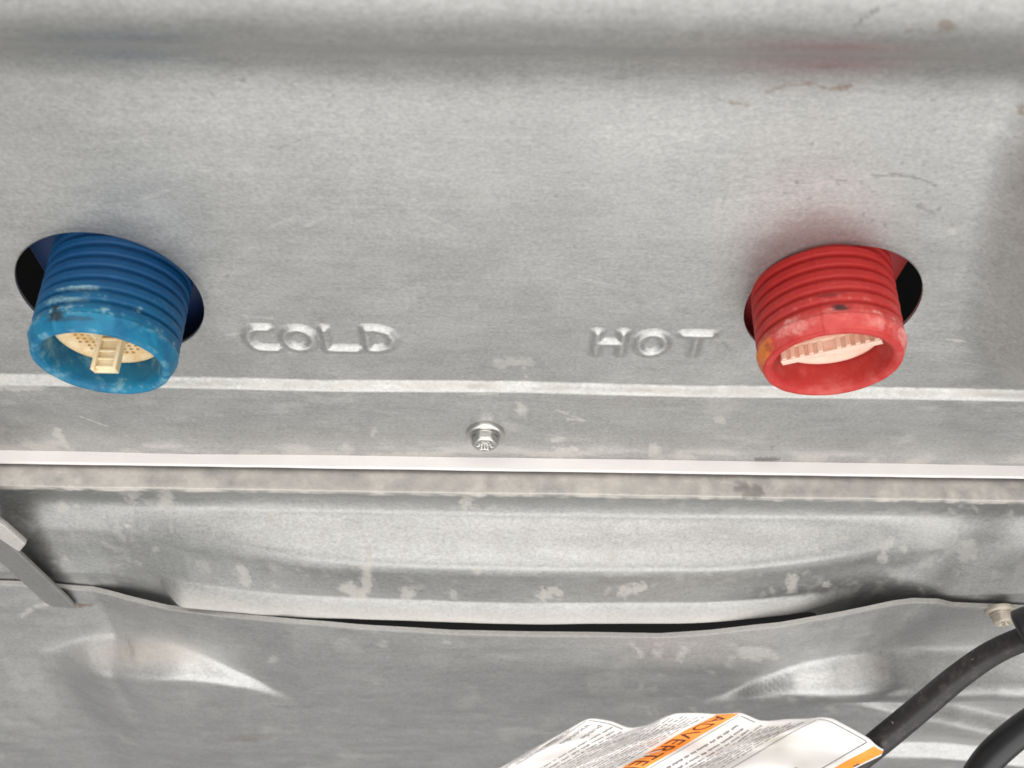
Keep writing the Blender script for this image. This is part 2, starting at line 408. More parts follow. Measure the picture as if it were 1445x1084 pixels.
# ---- white painted edge strip
V_ = []; xs_ = np.arange(-170, 170.1, 2.0)
for x in xs_:
    e = 0.16 * (float(fbm(np.array([x * .11]), np.array([.5]), 71, 3)[0]) - .5)
    V_ += [(x, -0.85, ZE + e * .4), (x, -3.6 - e, ZE - 0.15), (x, -3.7 - e, ZE - 0.8), (x, -0.85, ZE - 0.8)]
F_ = [[4 * i + a, 4 * i + b, 4 * i + 4 + b, 4 * i + 4 + a] for i in range(len(xs_) - 1) for a, b in ((0, 1), (1, 2), (2, 3), (3, 0))]
F_ += [[0, 3, 2, 1], [len(V_) - 4, len(V_) - 3, len(V_) - 2, len(V_) - 1]]
strip = link('edge_strip', fixn(mesh('edge_strip', V_, F_)), WHITE, washer, smooth=False, label='thin straight white painted strip across the panel')
bevel(strip, 0.18, 2)

# ---- tub panel: dusty ledge, wall, bulge, rolled lip
ZB0 = ZE - 1.2
ZB1 = zrow(691, 7.2); ZB2 = zrow(714, 6.0); ZB3 = zrow(800, 17.5); ZB4 = zrow(852, 18.2)
ZLIP = zrow(872, 21.2)
def pxx(px, row, d): return at(px, row, d)[0]
lipx = np.array([pxx(p, 855, 20) for p in (120, 240, 400, 722, 1000, 1190, 1300)])
lipd = []
for p, r in ((120, 848), (240, 856), (400, 871), (722, 881), (1000, 880), (1190, 861), (1300, 850)):
    # depth at which the lip (height ZLIP) shows at this row
    rr = ray(p, r); t = (ZLIP - CAM[2]) / rr[2]; lipd.append(-(CAM + rr * t)[1])
lipd = np.array(lipd)
AX = np.array([pxx(p, 770, 13) for p in (190, 260, 330, 430, 560, 722, 1000, 1100, 1200, 1300, 1360)])
AV = np.array([0, .22, .5, .82, .98, 1, 1, .88, .6, .18, 0])
from_px = lambda p: pxx(p, 860, 20)
E0a, E0b = from_px(220), from_px(262); E1a, E1b = from_px(1110), from_px(1240)
def smooth_interp(x, xs, ys):
    acc = 0
    for o_ in (-6, -3, 0, 3, 6): acc = acc + np.interp(x + o_, xs, ys)
    return acc / 5
LOWX = np.array([pxx(p, 850, 17) for p in (-200, 0, 130, 200, 240, 300, 400, 722, 1000, 1190, 1270, 1330, 1445, 1650)])
LOWD = np.array([12.8, 12.4, 12.2, 13.2, 15.6] + [float(np.interp(pxx(p, 850, 17), lipx, lipd)) - 2.6 for p in (300, 400, 722, 1000, 1190)] + [14.4, 14.8, 13.9, 13.0])
def dB(x, z):
    led = 2.4 + 5.6 * sst((ZB0 - z) / (ZB0 - ZB1)) - 2.0 * sst((ZB1 - z) / (ZB1 - ZB2)) + 1.6 * sst((ZB2 - z) / 7.0)
    A = smooth_interp(x, AX, AV)
    g = np.clip((ZB2 - z) / (ZB2 - ZB3), -0.2, 1.2)
    g = sst(g * 0.86 + 0.07) 
    d = led + A * 10.0 * g - A * 0.9 * np.clip((ZB3 - z) / (ZB3 - ZB4), 0, 1.5)
    E = sst((x - E0a) / (E0b - E0a)) * sst((E1b - x) / (E1b - E1a))
    dl_ = smooth_interp(x, lipx, lipd)
    lin = np.clip((ZB1 - 3 - z) / (ZB1 - 3 - ZLIP), 0, 1)
    d = d + np.maximum(smooth_interp(x, LOWX, LOWD) - d, 0) * lin ** 1.25
    zl = ZLIP + 3.6
    g2 = sst((zl - z) / 3.6)
    return d + E * (np.maximum(dl_ - d, 0)) * g2, E
rowsB = np.concatenate([np.linspace(ZB0, ZB1, 14), np.linspace(ZB1, ZB2, 22)[1:], np.linspace(ZB2, ZB3, 40)[1:], np.linspace(ZB3, ZB4, 36)[1:], np.linspace(ZB4, ZLIP, 24)[1:]])
colsB = np.arange(-165, 165.1, 0.42)
XB, ZB = np.meshgrid(colsB, rowsB)
DB, EB = dB(XB, ZB)
DB = DB + 0.35 * (fbm(XB * 0.06, ZB * 0.1, 21, 3) - 0.5)
VB = [np.stack([XB, -DB, ZB], -1)]
last = VB[0][-1]; Ee = EB[-1][:, None]
for (dz, dd), k in zip([(-0.5, -0.25), (-0.95, -0.9), (-1.2, -2.0), (-1.0, -4.5), (-0.9, -9)], range(5)):
    curl = last + np.array([0, -dd, dz]); down = last + np.array([0, 0.02 * k, -4.0 * (k + 1)])
    VB.append((curl * Ee + down * (1 - Ee))[None])
VB = np.concatenate(VB, 0); nrb = VB.shape[0]
VBf = VB.reshape(-1, 3)
marksB = [('g', [(1040, 690), (1072, 690)], 6, .5), ('g', [(1050, 700), (1075, 698)], 5, .45), ('g', [(1010, 675), (1050, 680)], 3, .35),
 ('d', [(180, 690), (190, 700)], 12, .35), ('d', [(235, 695), (232, 708)], 12, .40), ('d', [(660, 690), (658, 712)], 9, .5), ('d', [(520, 800), (515, 830)], 10, .42),
 ('d', [(490, 830), (510, 838)], 10, .45), ('d', [(575, 838)], 10, .4), ('d', [(640, 840)], 8, .3), ('d', [(675, 805)], 8, .35), ('d', [(770, 840), (785, 835)], 10, .42),
 ('d', [(880, 835), (900, 830)], 10, .45), ('d', [(1120, 815), (1115, 830)], 9, .42), ('d', [(1165, 825)], 6, .4), ('r', [(1166, 826)], 5, .15), ('d', [(340, 805), (350, 820)], 8, .35),
 ('d', [(1255, 765), (1245, 785)], 8, .35), ('d', [(1275, 775)], 6, .3), ('d', [(1370, 770), (1360, 780)], 12, .3), ('d', [(1375, 787)], 5, .4), ('d', [(180, 742)], 3, .6), ('d', [(1160, 698)], 3, .5),
 ('d', [(520, 798), (520, 770)], 5, .3), ('d', [(1310, 735)], 5, .3), ('d', [(88, 715)], 9, .3), ('d', [(1425, 725)], 7, .3)]
for k in range(70):
    x_ = random.uniform(60, 1440); y_ = random.uniform(690, 850)
    marksB.append(('d', [(x_, y_), (x_ + random.uniform(-8, 8), y_ + random.uniform(-5, 8))], random.uniform(1.5, 4), random.uniform(.12, .30)))
def dustB(P, px, py):
    x, y, z = P.T; n = fbm(x * 0.16, (z - y) * 0.2, 31, 4); n2 = fbm(x * 0.5, (z - y) * 0.5, 37, 3)
    led = sst((z - ZB1 + 2.4 + 2.4 * (n2 - .5)) / 1.6) * (0.68 + 0.9 * (n2 - 0.5) + .5 * (n - .5))
    lip = sst((ZLIP + 3.2 - z) / 2.5) * 0.38 * dB(x, z)[1]
    bl = sst((n - 0.58) / 0.06) * sst((n2 - .45) / .15) * 0.15
    sl = sst((ZB2 - z) / 3) * sst((z - ZB3 - 1) / 4) * 0.16
    return np.maximum.reduce([led, lip, bl, sl])
wB = wear_maps(VBf, marksB, dustB)
wB['grime_shade'] = np.maximum(wB['grime_shade'], 0.75 * (VBf[:, 2] > ZB0 - 3) * sst((4.5 + VBf[:, 1]) / .7))  # shadow gap under the white strip, put into the colour as a dark line
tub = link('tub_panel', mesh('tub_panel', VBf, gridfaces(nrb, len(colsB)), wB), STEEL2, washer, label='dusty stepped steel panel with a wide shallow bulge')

# ---- rear cover sheet below, with its top edge in front of the bulge
CE = [(-260, 815), (60, 826), (85, 829), (130, 833), (180, 846), (235, 859), (300, 868), (400, 878), (500, 886), (640, 894), (930, 900), (1000, 895), (1100, 884), (1190, 868), (1260, 853), (1290, 849), (1325, 850), (1345, 855), (1445, 859), (1700, 866)]
CD = [np.interp(p, [130, 290, 420, 1080, 1200, 1290, 1445], [13.5, 20.5, 23.6, 23.6, 20.8, 17.5, 15.0]) for p, r in CE]
CP = np.array([at(p, r, d) for (p, r), d in zip(CE, CD)])
colsC = np.arange(-215, 215.1, 0.8)
ZTc = np.interp(colsC, CP[:, 0], CP[:, 2]); DTc = np.interp(colsC, CP[:, 0], -CP[:, 1])
tt = np.concatenate([[0, 0.0], np.linspace(0, 1, 190)[1:] ** 1.25])
HC = 190.0
XC = np.tile(colsC, (len(tt), 1)); ZC = ZTc[None, :] - tt[:, None] * HC
def base_C(x, z):
    zt = np.interp(x, CP[:, 0], CP[:, 2]); dt = np.interp(x, CP[:, 0], -CP[:, 1])
    return dt + (21.0 - dt) * 0.8 * sst((zt - z) / 90) + 0.09 * np.maximum(zt - z, 0)
def onC(p, r):
    d = 20.0
    for _ in range(40):
        q = at(p, r, d); d = 0.5 * d + 0.5 * float(base_C(q[0], q[2]))
    return at(p, r, d)
def bandfn(px_rows, Hs, base):
    P_ = [onC(p, r) for p, r in px_rows]
    return np.array([p[0] for p in P_]), np.array([p[2] for p in P_]), np.array(Hs)
def bump_band(x, z, band, slope, fade):
    bx, bz, H = band
    zt = sum(np.interp(x + q, bx, bz) for q in (-4, -2, 0, 2, 4)) / 5; hh = sum(np.interp(x + q, bx, H) for q in (-5, -2.5, 0, 2.5, 5)) / 5
    hh = np.where((x < bx[0] - 8) | (x > bx[-1] + 60), 0, hh)
    wz = np.maximum(np.abs(hh) * slope, 4.2)
    return hh * sstep((zt - z) / wz) * (1 - sst((zt - z - wz) / fade) if fade else 1)
def dC(x, z):
    zt = np.interp(x, CP[:, 0], CP[:, 2]); dt = np.interp(x, CP[:, 0], -CP[:, 1])
    k = sst((zt - z) / 26)
    d = dt + (21.0 - dt) * 0.8 * sst((zt - z) / 90) + 0.09 * (zt - z)
    d = d + bump_band(x, z, BL, 0.75, 80)
    d = d + bump_band(x, z, BR1, .75, 22) + bump_band(x, z, BR2, .8, 20) + bump_band(x, z, BR3, 1.4, 40)
    return d
BL = bandfn([(72, 912), (98, 906), (118, 899), (150, 896), (205, 899), (265, 914), (325, 940), (372, 962), (410, 985)], [0, 2.2, 6.2, 7.4, 7.6, 5.6, 2.6, .7, 0], 16)
BR1 = bandfn([(1010, 985), (1045, 966), (1090, 946), (1150, 928), (1230, 915), (1320, 912), (1445, 912), (1600, 914)], [0, 1.6, 4.2, 6.6, 8.2, 8.6, 8.6, 8.6], 22)
BR2 = bandfn([(1150, 985), (1220, 980), (1290, 985), (1370, 998), (1445, 1015), (1550, 1045)], [0, 1.2, 3, 3.6, 3.6, 3], 25)
BR3 = bandfn([(1180, 1062), (1240, 1048), (1320, 1040), (1445, 1034), (1600, 1030)], [0, 2, 3.5, 4, 4], 30)
DC = dC(XC, ZC); DC[0] -= 0.9
DC = DC + 0.5 * (fbm(XC * 0.04, ZC * 0.03, 51, 3) - 0.5)
VC = np.stack([XC, -DC, ZC], -1)
VCf = VC.reshape(-1, 3)
marksC = [('d', [(900, 915), (905, 925)], 5, .3), ('d', [(930, 922)], 7, .3), ('d', [(965, 918), (960, 926)], 8, .3), ('d', [(1050, 920), (1090, 925)], 9, .25), ('r', [(1240, 940)], 9, .3),
 ('r', [(330, 1042), (380, 1040)], 5, .25), ('g', [(180, 905), (190, 925)], 3, .3), ('g', [(192, 932)], 2.5, .4), ('g', [(150, 922)], 2.5, .4), ('r', [(110, 854), (130, 854)], 2.6, .9),
 ('d', [(385, 932)], 6, .25), ('d', [(393, 966)], 3, .4), ('d', [(30, 870), (50, 856), (75, 850)], 3, .4), ('d', [(1120, 990)], 8, .25), ('d', [(540, 912)], 6, .25), ('d', [(630, 905)], 4, .25), ('g', [(700, 998), (640, 1012)], 4, .12)]
for k in range(45):
    x_ = random.uniform(880, 1280); y_ = random.uniform(905, 1010)
    marksC.append(('d', [(x_, y_), (x_ + random.uniform(-8, 8), y_ + random.uniform(-3, 3))], random.uniform(1.5, 4.5), random.uniform(.08, .2)))
def dustC(P, px, py):
    x, y, z = P.T; n = fbm(x * 0.1, (z * 0.5 - y) * 0.14, 61, 4)
    zt = np.interp(x, CP[:, 0], CP[:, 2])
    edge = sst(1 - (zt - z) / 1.0) * 0.35
    wedge = 0.60 * np.exp(-((px - 205) / 90) ** 2 - ((py - 922) / 20) ** 2) * (.6 + .8 * n)
    return np.maximum.reduce([edge, sst((n - 0.62) / 0.16) * 0.08, wedge])
wC = wear_maps(VCf, marksC, dustC); pxC, pyC = proj(VCf)
wC['rust'] = np.maximum(wC['rust'], .24 * np.exp(-((pxC - 190) / 50) ** 2 - ((pyC - 918) / 15) ** 2) + .14 * np.exp(-((pxC - 1240) / 40) ** 2 - ((pyC - 940) / 14) ** 2))
cover = link('rear_cover', mesh('rear_cover', VCf, gridfaces(len(tt), len(colsC)), wC), STEEL3, washer, label='lower grey steel cover sheet with pressed ridges')
me = cover.data
# keep the sheared top edge crisp
sh = me.attributes.new('sharp_edge', 'BOOLEAN', 'EDGE')
ev = np.zeros(len(me.edges) * 2, np.int32); me.edges.foreach_get('vertices', ev); ev = ev.reshape(-1, 2); ncC = len(colsC)
sh.data.foreach_set('value', ((ev // ncC) == 1).all(axis=1))

# ---- folded arm and clip at the left edge
armpts = [at(x, y, d) for x, y, d in ((-70, 690, 15.6), (25, 779, 15.6), (96, 846, 15.6), (108, 860, 15.6), (68, 857, 14.3), (0, 794, 14.3), (-100, 702, 14.3))]
V_, F_ = prism(armpts, (0, 1.0, 0))
arm = link('folded_arm', fixn(mesh('folded_arm', V_, F_, {'dust': [0.05] * len(V_), 'grime_shade': [0.33] * len(V_), 'rust': [0] * len(V_)})), STEEL2, washer, smooth=False, label='narrow folded steel arm running down from the left edge')
bevel(arm, 0.5, 2)
clip_pts = [at(x, y, d) for x, y, d in ((-30, 718, 16.6), (9, 744, 16.6), (37, 769, 16.6), (27, 781, 16.6), (-40, 736, 16.6))]
V_, F_ = prism(clip_pts, (0, 1.3, 0))
clip = link('clip', fixn(mesh('clip', V_, F_, {'dust': [0.5] * len(V_), 'grime_shade': [0] * len(V_), 'rust': [0] * len(V_)})), STEEL, washer, smooth=False, label='small pale bent clip on the folded arm')
bevel(clip, 0.5, 2)

# ---- black box added behind the openings against light leaks, interior shade in its colour
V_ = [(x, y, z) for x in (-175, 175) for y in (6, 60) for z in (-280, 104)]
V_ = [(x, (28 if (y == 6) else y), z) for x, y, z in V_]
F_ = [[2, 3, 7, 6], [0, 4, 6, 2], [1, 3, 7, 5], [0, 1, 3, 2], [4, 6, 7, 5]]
link('shade_box', fixn(mesh('shade_box', V_, F_)), DARK, washer, smooth=False)

# ------------------------------------------------------------------ water inlets
def ring_grid(prof, n, fr=None):
    """prof: list of (out, radius); axis -Y"""
    a = np.linspace(0, 2 * math.pi, n, endpoint=False)
    P = []
    for k, (o_, r_) in enumerate(prof):
        rr = r_ if fr is None else fr(o_, r_, a, k)
        P.append(np.stack([rr * np.cos(a), np.full(n, -o_) if np.isscalar(o_) else -o_, rr * np.sin(a)], -1))
    return np.array(P)
TA = math.radians(8.0)        # the valves lean a little downwards
TILT = np.array([[1, 0, 0], [0, math.cos(TA), math.sin(TA)], [0, -math.sin(TA), math.cos(TA)]]).T
TILT = np.array([[1, 0, 0], [0, math.cos(TA), -math.sin(TA)], [0, math.sin(TA), math.cos(TA)]])
def tilt(V): return (TILT @ np.asarray(V, float).T).T
def inlet(key, tipx, tipy, label, mat, fmat, filt, seed):
    L = 13.2
    tp = at(tipx, tipy, L); c = tp - TILT @ np.array([0, -L, 0])
    R = 10.95; pitch = 2.02; n = 240
    # outside, from deep inside to the lip
    prof = []
    o_ = -9.0
    while o_ < L - 2.8: prof.append((o_, R)); o_ += pitch / 14
    tail = [(L - 2.75, R + .02), (L - 2.5, R + .12), (L - 2.25, R + .02), (L - 1.4, R - .28), (L - 0.5, R - .62), (L - .12, R - .80), (L, R - 1.02), (L + .02, R - 1.5), (L - .10, R - 1.75), (L - .5, R - 2.15),
            (L - 1.2, R - 2.40), (L - 2.2, R - 2.5), (L - 4, R - 2.6), (L - 6, R - 2.7), (L - 8, R - 2.75), (L - 11, R - 2.85), (L - 14, R - 3.0), (L - 14.2, 0.5)]
    dense = []
    for (a0, r0), (a1, r1) in zip(tail[:-1], tail[1:]):
        for q in np.linspace(0, 1, 4, endpoint=False): dense.append((a0 + (a1 - a0) * q, r0 + (r1 - r0) * q))
    nthread = len(prof); prof = prof + dense + [tail[-1]]
    rng = np.random.default_rng(seed)
    def fr(o_, r_, a, k):
        wob = 0.10 * (fbm(a * 6 + seed, np.full_like(a, o_ * 0.9), seed, 3) - 0.5)
        seam = .14 * np.exp(-(((a - (math.pi / 2 + .36) + math.pi) % (2 * math.pi) - math.pi) / .014) ** 2)
        wob = wob + seam * (r_ > R - 1.4)
        if k < nthread:
            ph = ((o_ / pitch) - a / (2 * math.pi)) % 1.0
            cut = np.where(ph < 0.5, sst(np.abs(ph - 0.25) / 0.25), 1.0)
            cut = 1 - (1 - cut)
            prof_ = sst(np.abs(((ph + 0.5) % 1.0) - 0.5) / 0.27)        # groove near ph=0
            fade = sst((L - 2.8 - o_) / 1.3)
            return r_ - 0.85 * (1 - prof_) * fade + wob * 0.8
        edge = math.exp(-((o_ - (L - 1.3)) / 1.6) ** 2)
        return np.full_like(a, r_) + wob * (1 + 2.0 * edge * (r_ > R - 1.4))
    P = ring_grid(prof, n, fr)
    V_ = P.reshape(-1, 3)
    a = np.arctan2(V_[:, 2], V_[:, 0]); o = -V_[:, 1]; r = np.hypot(V_[:, 0], V_[:, 2])
    outer = np.repeat(np.arange(len(prof)) < nthread + 18, n)
    nz = fbm(a * 5, o * 0.8, seed + 3, 4); nz2 = fbm(a * 14, o * 2.0, seed + 9, 3)
    wear_shade = sst((o - (L - 4.0)) / 1.2) * 0.9
    wear_shade = np.maximum(wear_shade, sst((o - 0.5) / (L - 1)) * 0.42)  # besides the faded tip: shade on the deeper threads, put into the colour
    wear_shade = np.where(~outer, np.clip((.85 if key == 'cold' else .42) + 0.3 * (nz - 0.5), 0, 1) * sst((o - (L - 11)) / 6), wear_shade)
    crest = sst((r - (R - .35)) / .3)
    scale = np.where(outer, sst((o - (L - 3.9)) / .5) * sst((L - 1.9 - o) / .9) * sst((nz - .42) / .16) * sst((nz2 - .40) / .15) * .75, 0)
    scale = np.maximum(scale, np.where(outer, crest * sst((nz2 - .64) / .12) * sst((o - 3) / 6) * .25, 0))
    scale = np.maximum(scale, np.where(~outer, sst((nz - .46) / .2) * (.42 if key == 'cold' else .10) * sst((o - (L - 9)) / 4), 0))
    grime_shade = np.zeros(len(V_)); rust = np.zeros(len(V_))
    up = math.pi / 2
    def spot(a0, o0, wa_, wo, amt, arr, oo=True):
        d2 = ((((a - a0 + math.pi) % (2 * math.pi)) - math.pi) * R / wa_) ** 2 + ((o - o0) / wo) ** 2
        v = amt * sst(1.6 - np.sqrt(d2) - 1.2 * (nz2 - .5)) * (outer if oo else 1)
        np.maximum(arr, v, out=arr)
    if key == 'cold':
        spot(up + .33, L - 2.2, 1.4, .7, .85, grime_shade); spot(up + .36, L - 3.8, .5, .6, .9, grime_shade); spot(up + .05, L - 1.6, 2.2, .35, .5, grime_shade)
        spot(up + .25, L - 5.0, 2.6, .22, .6, scale); spot(up + .12, L - 7.0, 3.0, .2, .7, scale); spot(up + .4, L - 5.3, 1.6, .3, .6, scale)
        spot(up - .75, L - 4.9, .5, .4, 1, scale)
    else:
        spot(up + .15, L - 3.5, 1.0, .45, .9, grime_shade); spot(math.pi - .05, L - 1.4, 2.6, 1.8, .75, rust); spot(math.pi - .25, L - 1.5, .6, .6, .7, grime_shade); spot(up + .25, L - 5.8, 1.6, .3, .5, grime_shade)
        spot(math.pi + .35, L - 1, 3, 1.3, .6, rust)
        spot(up + .75, L - 1.8, 2.5, .8, .8, scale); spot(.45, L - 2.0, 4.0, 1.2, 1, scale); spot(up - .5, L - 1.5, 3, .6, .6, scale)
    me = mesh('water_inlet', tilt(V_), gridfaces(len(prof), n, True)[:, ::-1], {'wear_shade': wear_shade, 'scale': scale, 'grime_shade': grime_shade, 'rust': rust})
    loc = tuple(c * MM)
    ob = link('water_inlet', me, mat, washer, loc=loc, label=label)
    # mounting flange behind the sheet (a plate with the spout through it)
    if key == 'cold': px_ = ((37, 346, 8), (63, 388, 8)); sgn = 1
    else: px_ = ((1290, 358, 8), (1264, 400, 8)); sgn = -1
    p0, p1 = at(px_[0][0], px_[0][1], -7), at(px_[1][0], px_[1][1], -7)
    u = (p1 - p0) / np.linalg.norm(p1 - p0); q0 = p0 - u * 30; q1 = p1 + u * 26
    far = np.array([sgn * 46.0, 0, 0])
    pts = [q0 - c, q1 - c, q1 + far - c, q0 + far - c]
    V2, F2 = prism(pts, (0, 3, 0))
    fl = link('mounting_flange', fixn(mesh('mounting_flange', V2, F2)), fmat, ob, loc=loc, smooth=False); bevel(fl, 0.6, 2)
    # filter screen: perforated cream disc set in the bore
    of = L - 4.9; Rf = R - 2.75
    prof_f = [(of - 1.2, Rf), (of, Rf), (of + .25, Rf - .3), (of + .25, Rf - .9), (of - .1, Rf - 1.3), (of - .1, Rf * .66), (of - .1, Rf * .5), (of - .05, Rf * .34), (of + .0, 1.6), (of, .01)]
    Pf = ring_grid(prof_f, 64)
    fo = link('filter_screen', mesh('filter_screen', tilt(Pf.reshape(-1, 3)), gridfaces(len(prof_f), 64, True)[:, ::-1]), filt, ob, loc=loc)
    # small holes of the mesh: rows of raised dimples on the disc
    Vd, Fd = [], []
    for gx in np.arange(-6, 6.1, 1.05):
        for gz in np.arange(-6, 6.1, 1.05):
            if math.hypot(gx, gz) > 5.6: continue
            b0 = len(Vd)
            for k in range(6):
                Vd.append((gx + .26 * math.cos(k * math.pi / 3), -(of + .02), gz + .26 * math.sin(k * math.pi / 3)))
            for k in range(6):
                Vd.append((gx + .16 * math.cos(k * math.pi / 3), -(of - .06), gz + .16 * math.sin(k * math.pi / 3)))
            Fd.append([b0 + 6 + k for k in range(6)]); Fd += [[b0 + k, b0 + (k + 1) % 6, b0 + 6 + (k + 1) % 6, b0 + 6 + k] for k in range(6)]
    do = link('screen_mesh', fixn(mesh('screen_mesh', tilt(Vd), Fd)), HOLEM if key == 'cold' else HOLEM2, ob, loc=loc, smooth=False)
    do['kind'] = 'stuff'
    return c, ob, loc, of, Rf, L
HOLEM = mat_plain('screen_hole_dirt', (0.42, 0.25, 0.09), 0.7, 0, 0.2, 500, 0)
HOLEM2 = mat_plain('screen_hole_dirt_pale', (0.70, 0.40, 0.22), 0.7, 0, 0.2, 500, 0)
def boxes(bl):
    V_, F_ = [], []
    for (cx, cy, cz), (ux, uy, uz), (vx, vy, vz), (wx, wy, wz) in bl:
        b0 = len(V_); c = np.array([cx, cy, cz]); u = np.array([ux, uy, uz]); v = np.array([vx, vy, vz]); w_ = np.array([wx, wy, wz])
        for i in (-1, 1):
            for j in (-1, 1):
                for k in (-1, 1): V_.append(c + i * u + j * v + k * w_)
        F_ += [[b0 + q for q in f] for f in ((0, 1, 3, 2), (4, 6, 7, 5), (0, 4, 5, 1), (2, 3, 7, 6), (0, 2, 6, 4), (1, 5, 7, 3))]
    return V_, F_
# cold
c, ob, loc, of, Rf, L = inlet('cold', 143, 514, 'blue threaded cold water inlet with a cream filter inside', BLUE, BLUE_F, CREAM, 11)
tl = 2.9
uu = np.array([1.9, 0, 0]); vv = np.array([-0.25, -tl, -0.5]); ww = np.array([0, -.1, .75])
cen = np.array([0.6, -(of + tl - .2), -0.9])
bl = [(cen, uu, vv, ww * .55), (cen + uu * .86 + ww, uu * .16, vv, ww * .9), (cen - uu * .86 + ww, uu * .16, vv, ww * .9)]
for k in (-.75, -.1, .35, .8): bl.append((cen + vv * k + ww * .8, uu * .75, vv * .07, ww * .55))
V_, F_ = boxes(bl)
o = link('filter_tab', fixn(mesh('filter_tab', tilt(V_), F_)), TABM, ob, loc=loc, smooth=False, label='ribbed cream pull tab standing out of the filter'); bevel(o, 0.12, 2)
# hot
c, ob, loc, of, Rf, L = inlet('hot', 1175, 516, 'red threaded hot water inlet with a pale filter inside', RED, RED_F, CREAM2, 23)
ang = math.radians(28)
uu = np.array([math.cos(ang), 0, math.sin(ang)]) * 7.6; vv = np.array([0, -1.3, 0]); ww = np.array([-math.sin(ang), 0, math.cos(ang)]) * .8
cen = np.array([0.2, -(of + 1.2), -0.4])
bl = [(cen, uu, vv, ww * .5), (cen + vv * .85, uu, vv * .16, ww * .8), (cen - vv * .8, uu, vv * .2, ww * 1.3)]
for k in np.linspace(-.92, .92, 11):
    if abs(k) < .12: continue
    bl.append((cen + uu * k + ww * .6, uu * .05, vv * .85, ww * .55))
V_, F_ = boxes(bl)
o = link('filter_tab', fixn(mesh('filter_tab', tilt(V_), F_)), CREAM2, ob, loc=loc, smooth=False, label='ribbed pale bar across the filter'); bevel(o, 0.12, 2)

# ------------------------------------------------------------------ screws
def screw(px, py, d, Rfl, Rh, hh, mat, label, star=True, nrm=(0, -1, 0)):
    c = at(px, py, d); loc = tuple(c * MM); n = 72
    prof = [(-.4, Rfl), (.15, Rfl), (.35, Rfl * .97), (.5, Rfl * .88), (.75, Rfl * .70), (.95, Rh * 1.12), (1.2, Rh * 1.02)]
    Pf = ring_grid(prof, n)
    fl = mesh('flange', Pf.reshape(-1, 3), gridfaces(len(prof), n, True)[:, ::-1])
    prof2 = [(.6, Rh), (hh * .8, Rh * .98), (hh * .93, Rh * .93), (hh, Rh * .80), (hh + .02, Rh * .62), (hh - .1, Rh * .5), (hh - .9, Rh * .42), (hh - 1.0, Rh * .1), (hh - 1.0, .01)]
    def fr(o_, r_, a, k):
        if k <= 2: return r_ * (1 + .035 * np.cos(6 * a))
        if 5 <= k <= 7 and star: return r_ * (1 + .26 * np.cos(6 * a + .5))
        return np.full_like(a, r_)
    Ph = ring_grid(prof2, n, fr)
    hd = mesh('screw', Ph.reshape(-1, 3), gridfaces(len(prof2), n, True)[:, ::-1])
    o = link('screw', hd, mat, washer, loc=loc, label=label)
    f = link('washer_flange', fl, mat, o, loc=loc)
    return o, f
screw(685, 612, 1.25, 3.55, 2.55, 2.7, ZINC, 'shiny flanged screw with a star recess above the white strip')
CDr = 14.5
screw(1411, 862, 16.2, 3.0, 2.1, 3.0, ZINC_OLD, 'dusty flanged screw at the right end of the rear cover')

# ------------------------------------------------------------------ cords
def catmull(P, n):
    P = np.array(P, float); P = np.concatenate([[2 * P[0] - P[1]], P, [2 * P[-1] - P[-2]]]); out = []
    for i in range(1, len(P) - 2):
        for t in np.linspace(0, 1, n, endpoint=False):
            a, b, c_, d_ = P[i - 1], P[i], P[i + 1], P[i + 2]
            out.append(.5 * (2 * b + (c_ - a) * t + (2 * a - 5 * b + 4 * c_ - d_) * t * t + (3 * b - a - 3 * c_ + d_) * t ** 3))
    out.append(P[-2]); return np.array(out)
def tube(pts, rad, n=40, shape=None):
    pts = np.array(pts); T = np.gradient(pts, axis=0); T /= np.linalg.norm(T, axis=1)[:, None]
    ref = np.array([0.2, -0.7, 0.6]); V_ = []
    a = np.linspace(0, 2 * math.pi, n, endpoint=False)
    for k, (p, t) in enumerate(zip(pts, T)):
        u = np.cross(t, ref); u /= np.linalg.norm(u); v = np.cross(u, t)
        r = (rad[k] if hasattr(rad, '__len__') else rad) * (shape(a) if shape else 1)
        V_.append(p + np.outer(np.cos(a) * r, u) + np.outer(np.sin(a) * r, v))
    V_ = np.array(V_); m_, n_ = V_.shape[:2]
    Fc = gridfaces(m_, n_, True).tolist() + [list(range(n_)), list(range((m_ - 1) * n_, m_ * n_))[::-1]]
    return V_.reshape(-1, 3), Fc
shape = lambda a: 1 - .05 * np.exp(-((a - 1.15) / .16) ** 2) - .05 * np.exp(-((a - 2.0) / .16) ** 2)
cord_px = [(1500, 885, 196), (1452, 899, 201), (1400, 922, 208), (1352, 955, 214), (1310, 990, 219), (1262, 1030, 224), (1215, 1068, 229), (1150, 1120, 236), (1060, 1190, 245)]
cp = catmull([atd(*p) for p in cord_px], 14)
V_, F_ = tube(cp, np.interp(np.linspace(0, 1, len(cp)), [0, .2, .65, 1], [2.35, 2.4, 2.85, 2.9]), 48, shape)
cord = link('power_cord', fixn(mesh('power_cord', V_, F_)), CORD)
cord['label'] = 'black power cord bending out of the right edge and under the paper tag'; cord['category'] = 'power cord'
sr = catmull([atd(1438, 896, 199.5), atd(1460, 889, 198.5), atd(1510, 876, 196)], 6)
rads = np.interp(np.linspace(0, 1, len(sr)), [0, .04, .1, 1], [3.3, 4.2, 4.6, 5.0])
V_, F_ = tube(sr, rads, 40)
link('strain_relief', fixn(mesh('strain_relief', V_, F_)), BLACK, cord)
hp = catmull([atd(*p) for p in [(1640, 962, 205), (1540, 984, 208), (1470, 1012, 212), (1415, 1052, 216), (1382, 1090, 220), (1350, 1150, 228)]], 14)
V_, F_ = tube(hp, 3.1, 48)
cable = link('cable', fixn(mesh('cable', V_, F_)), BLACK)
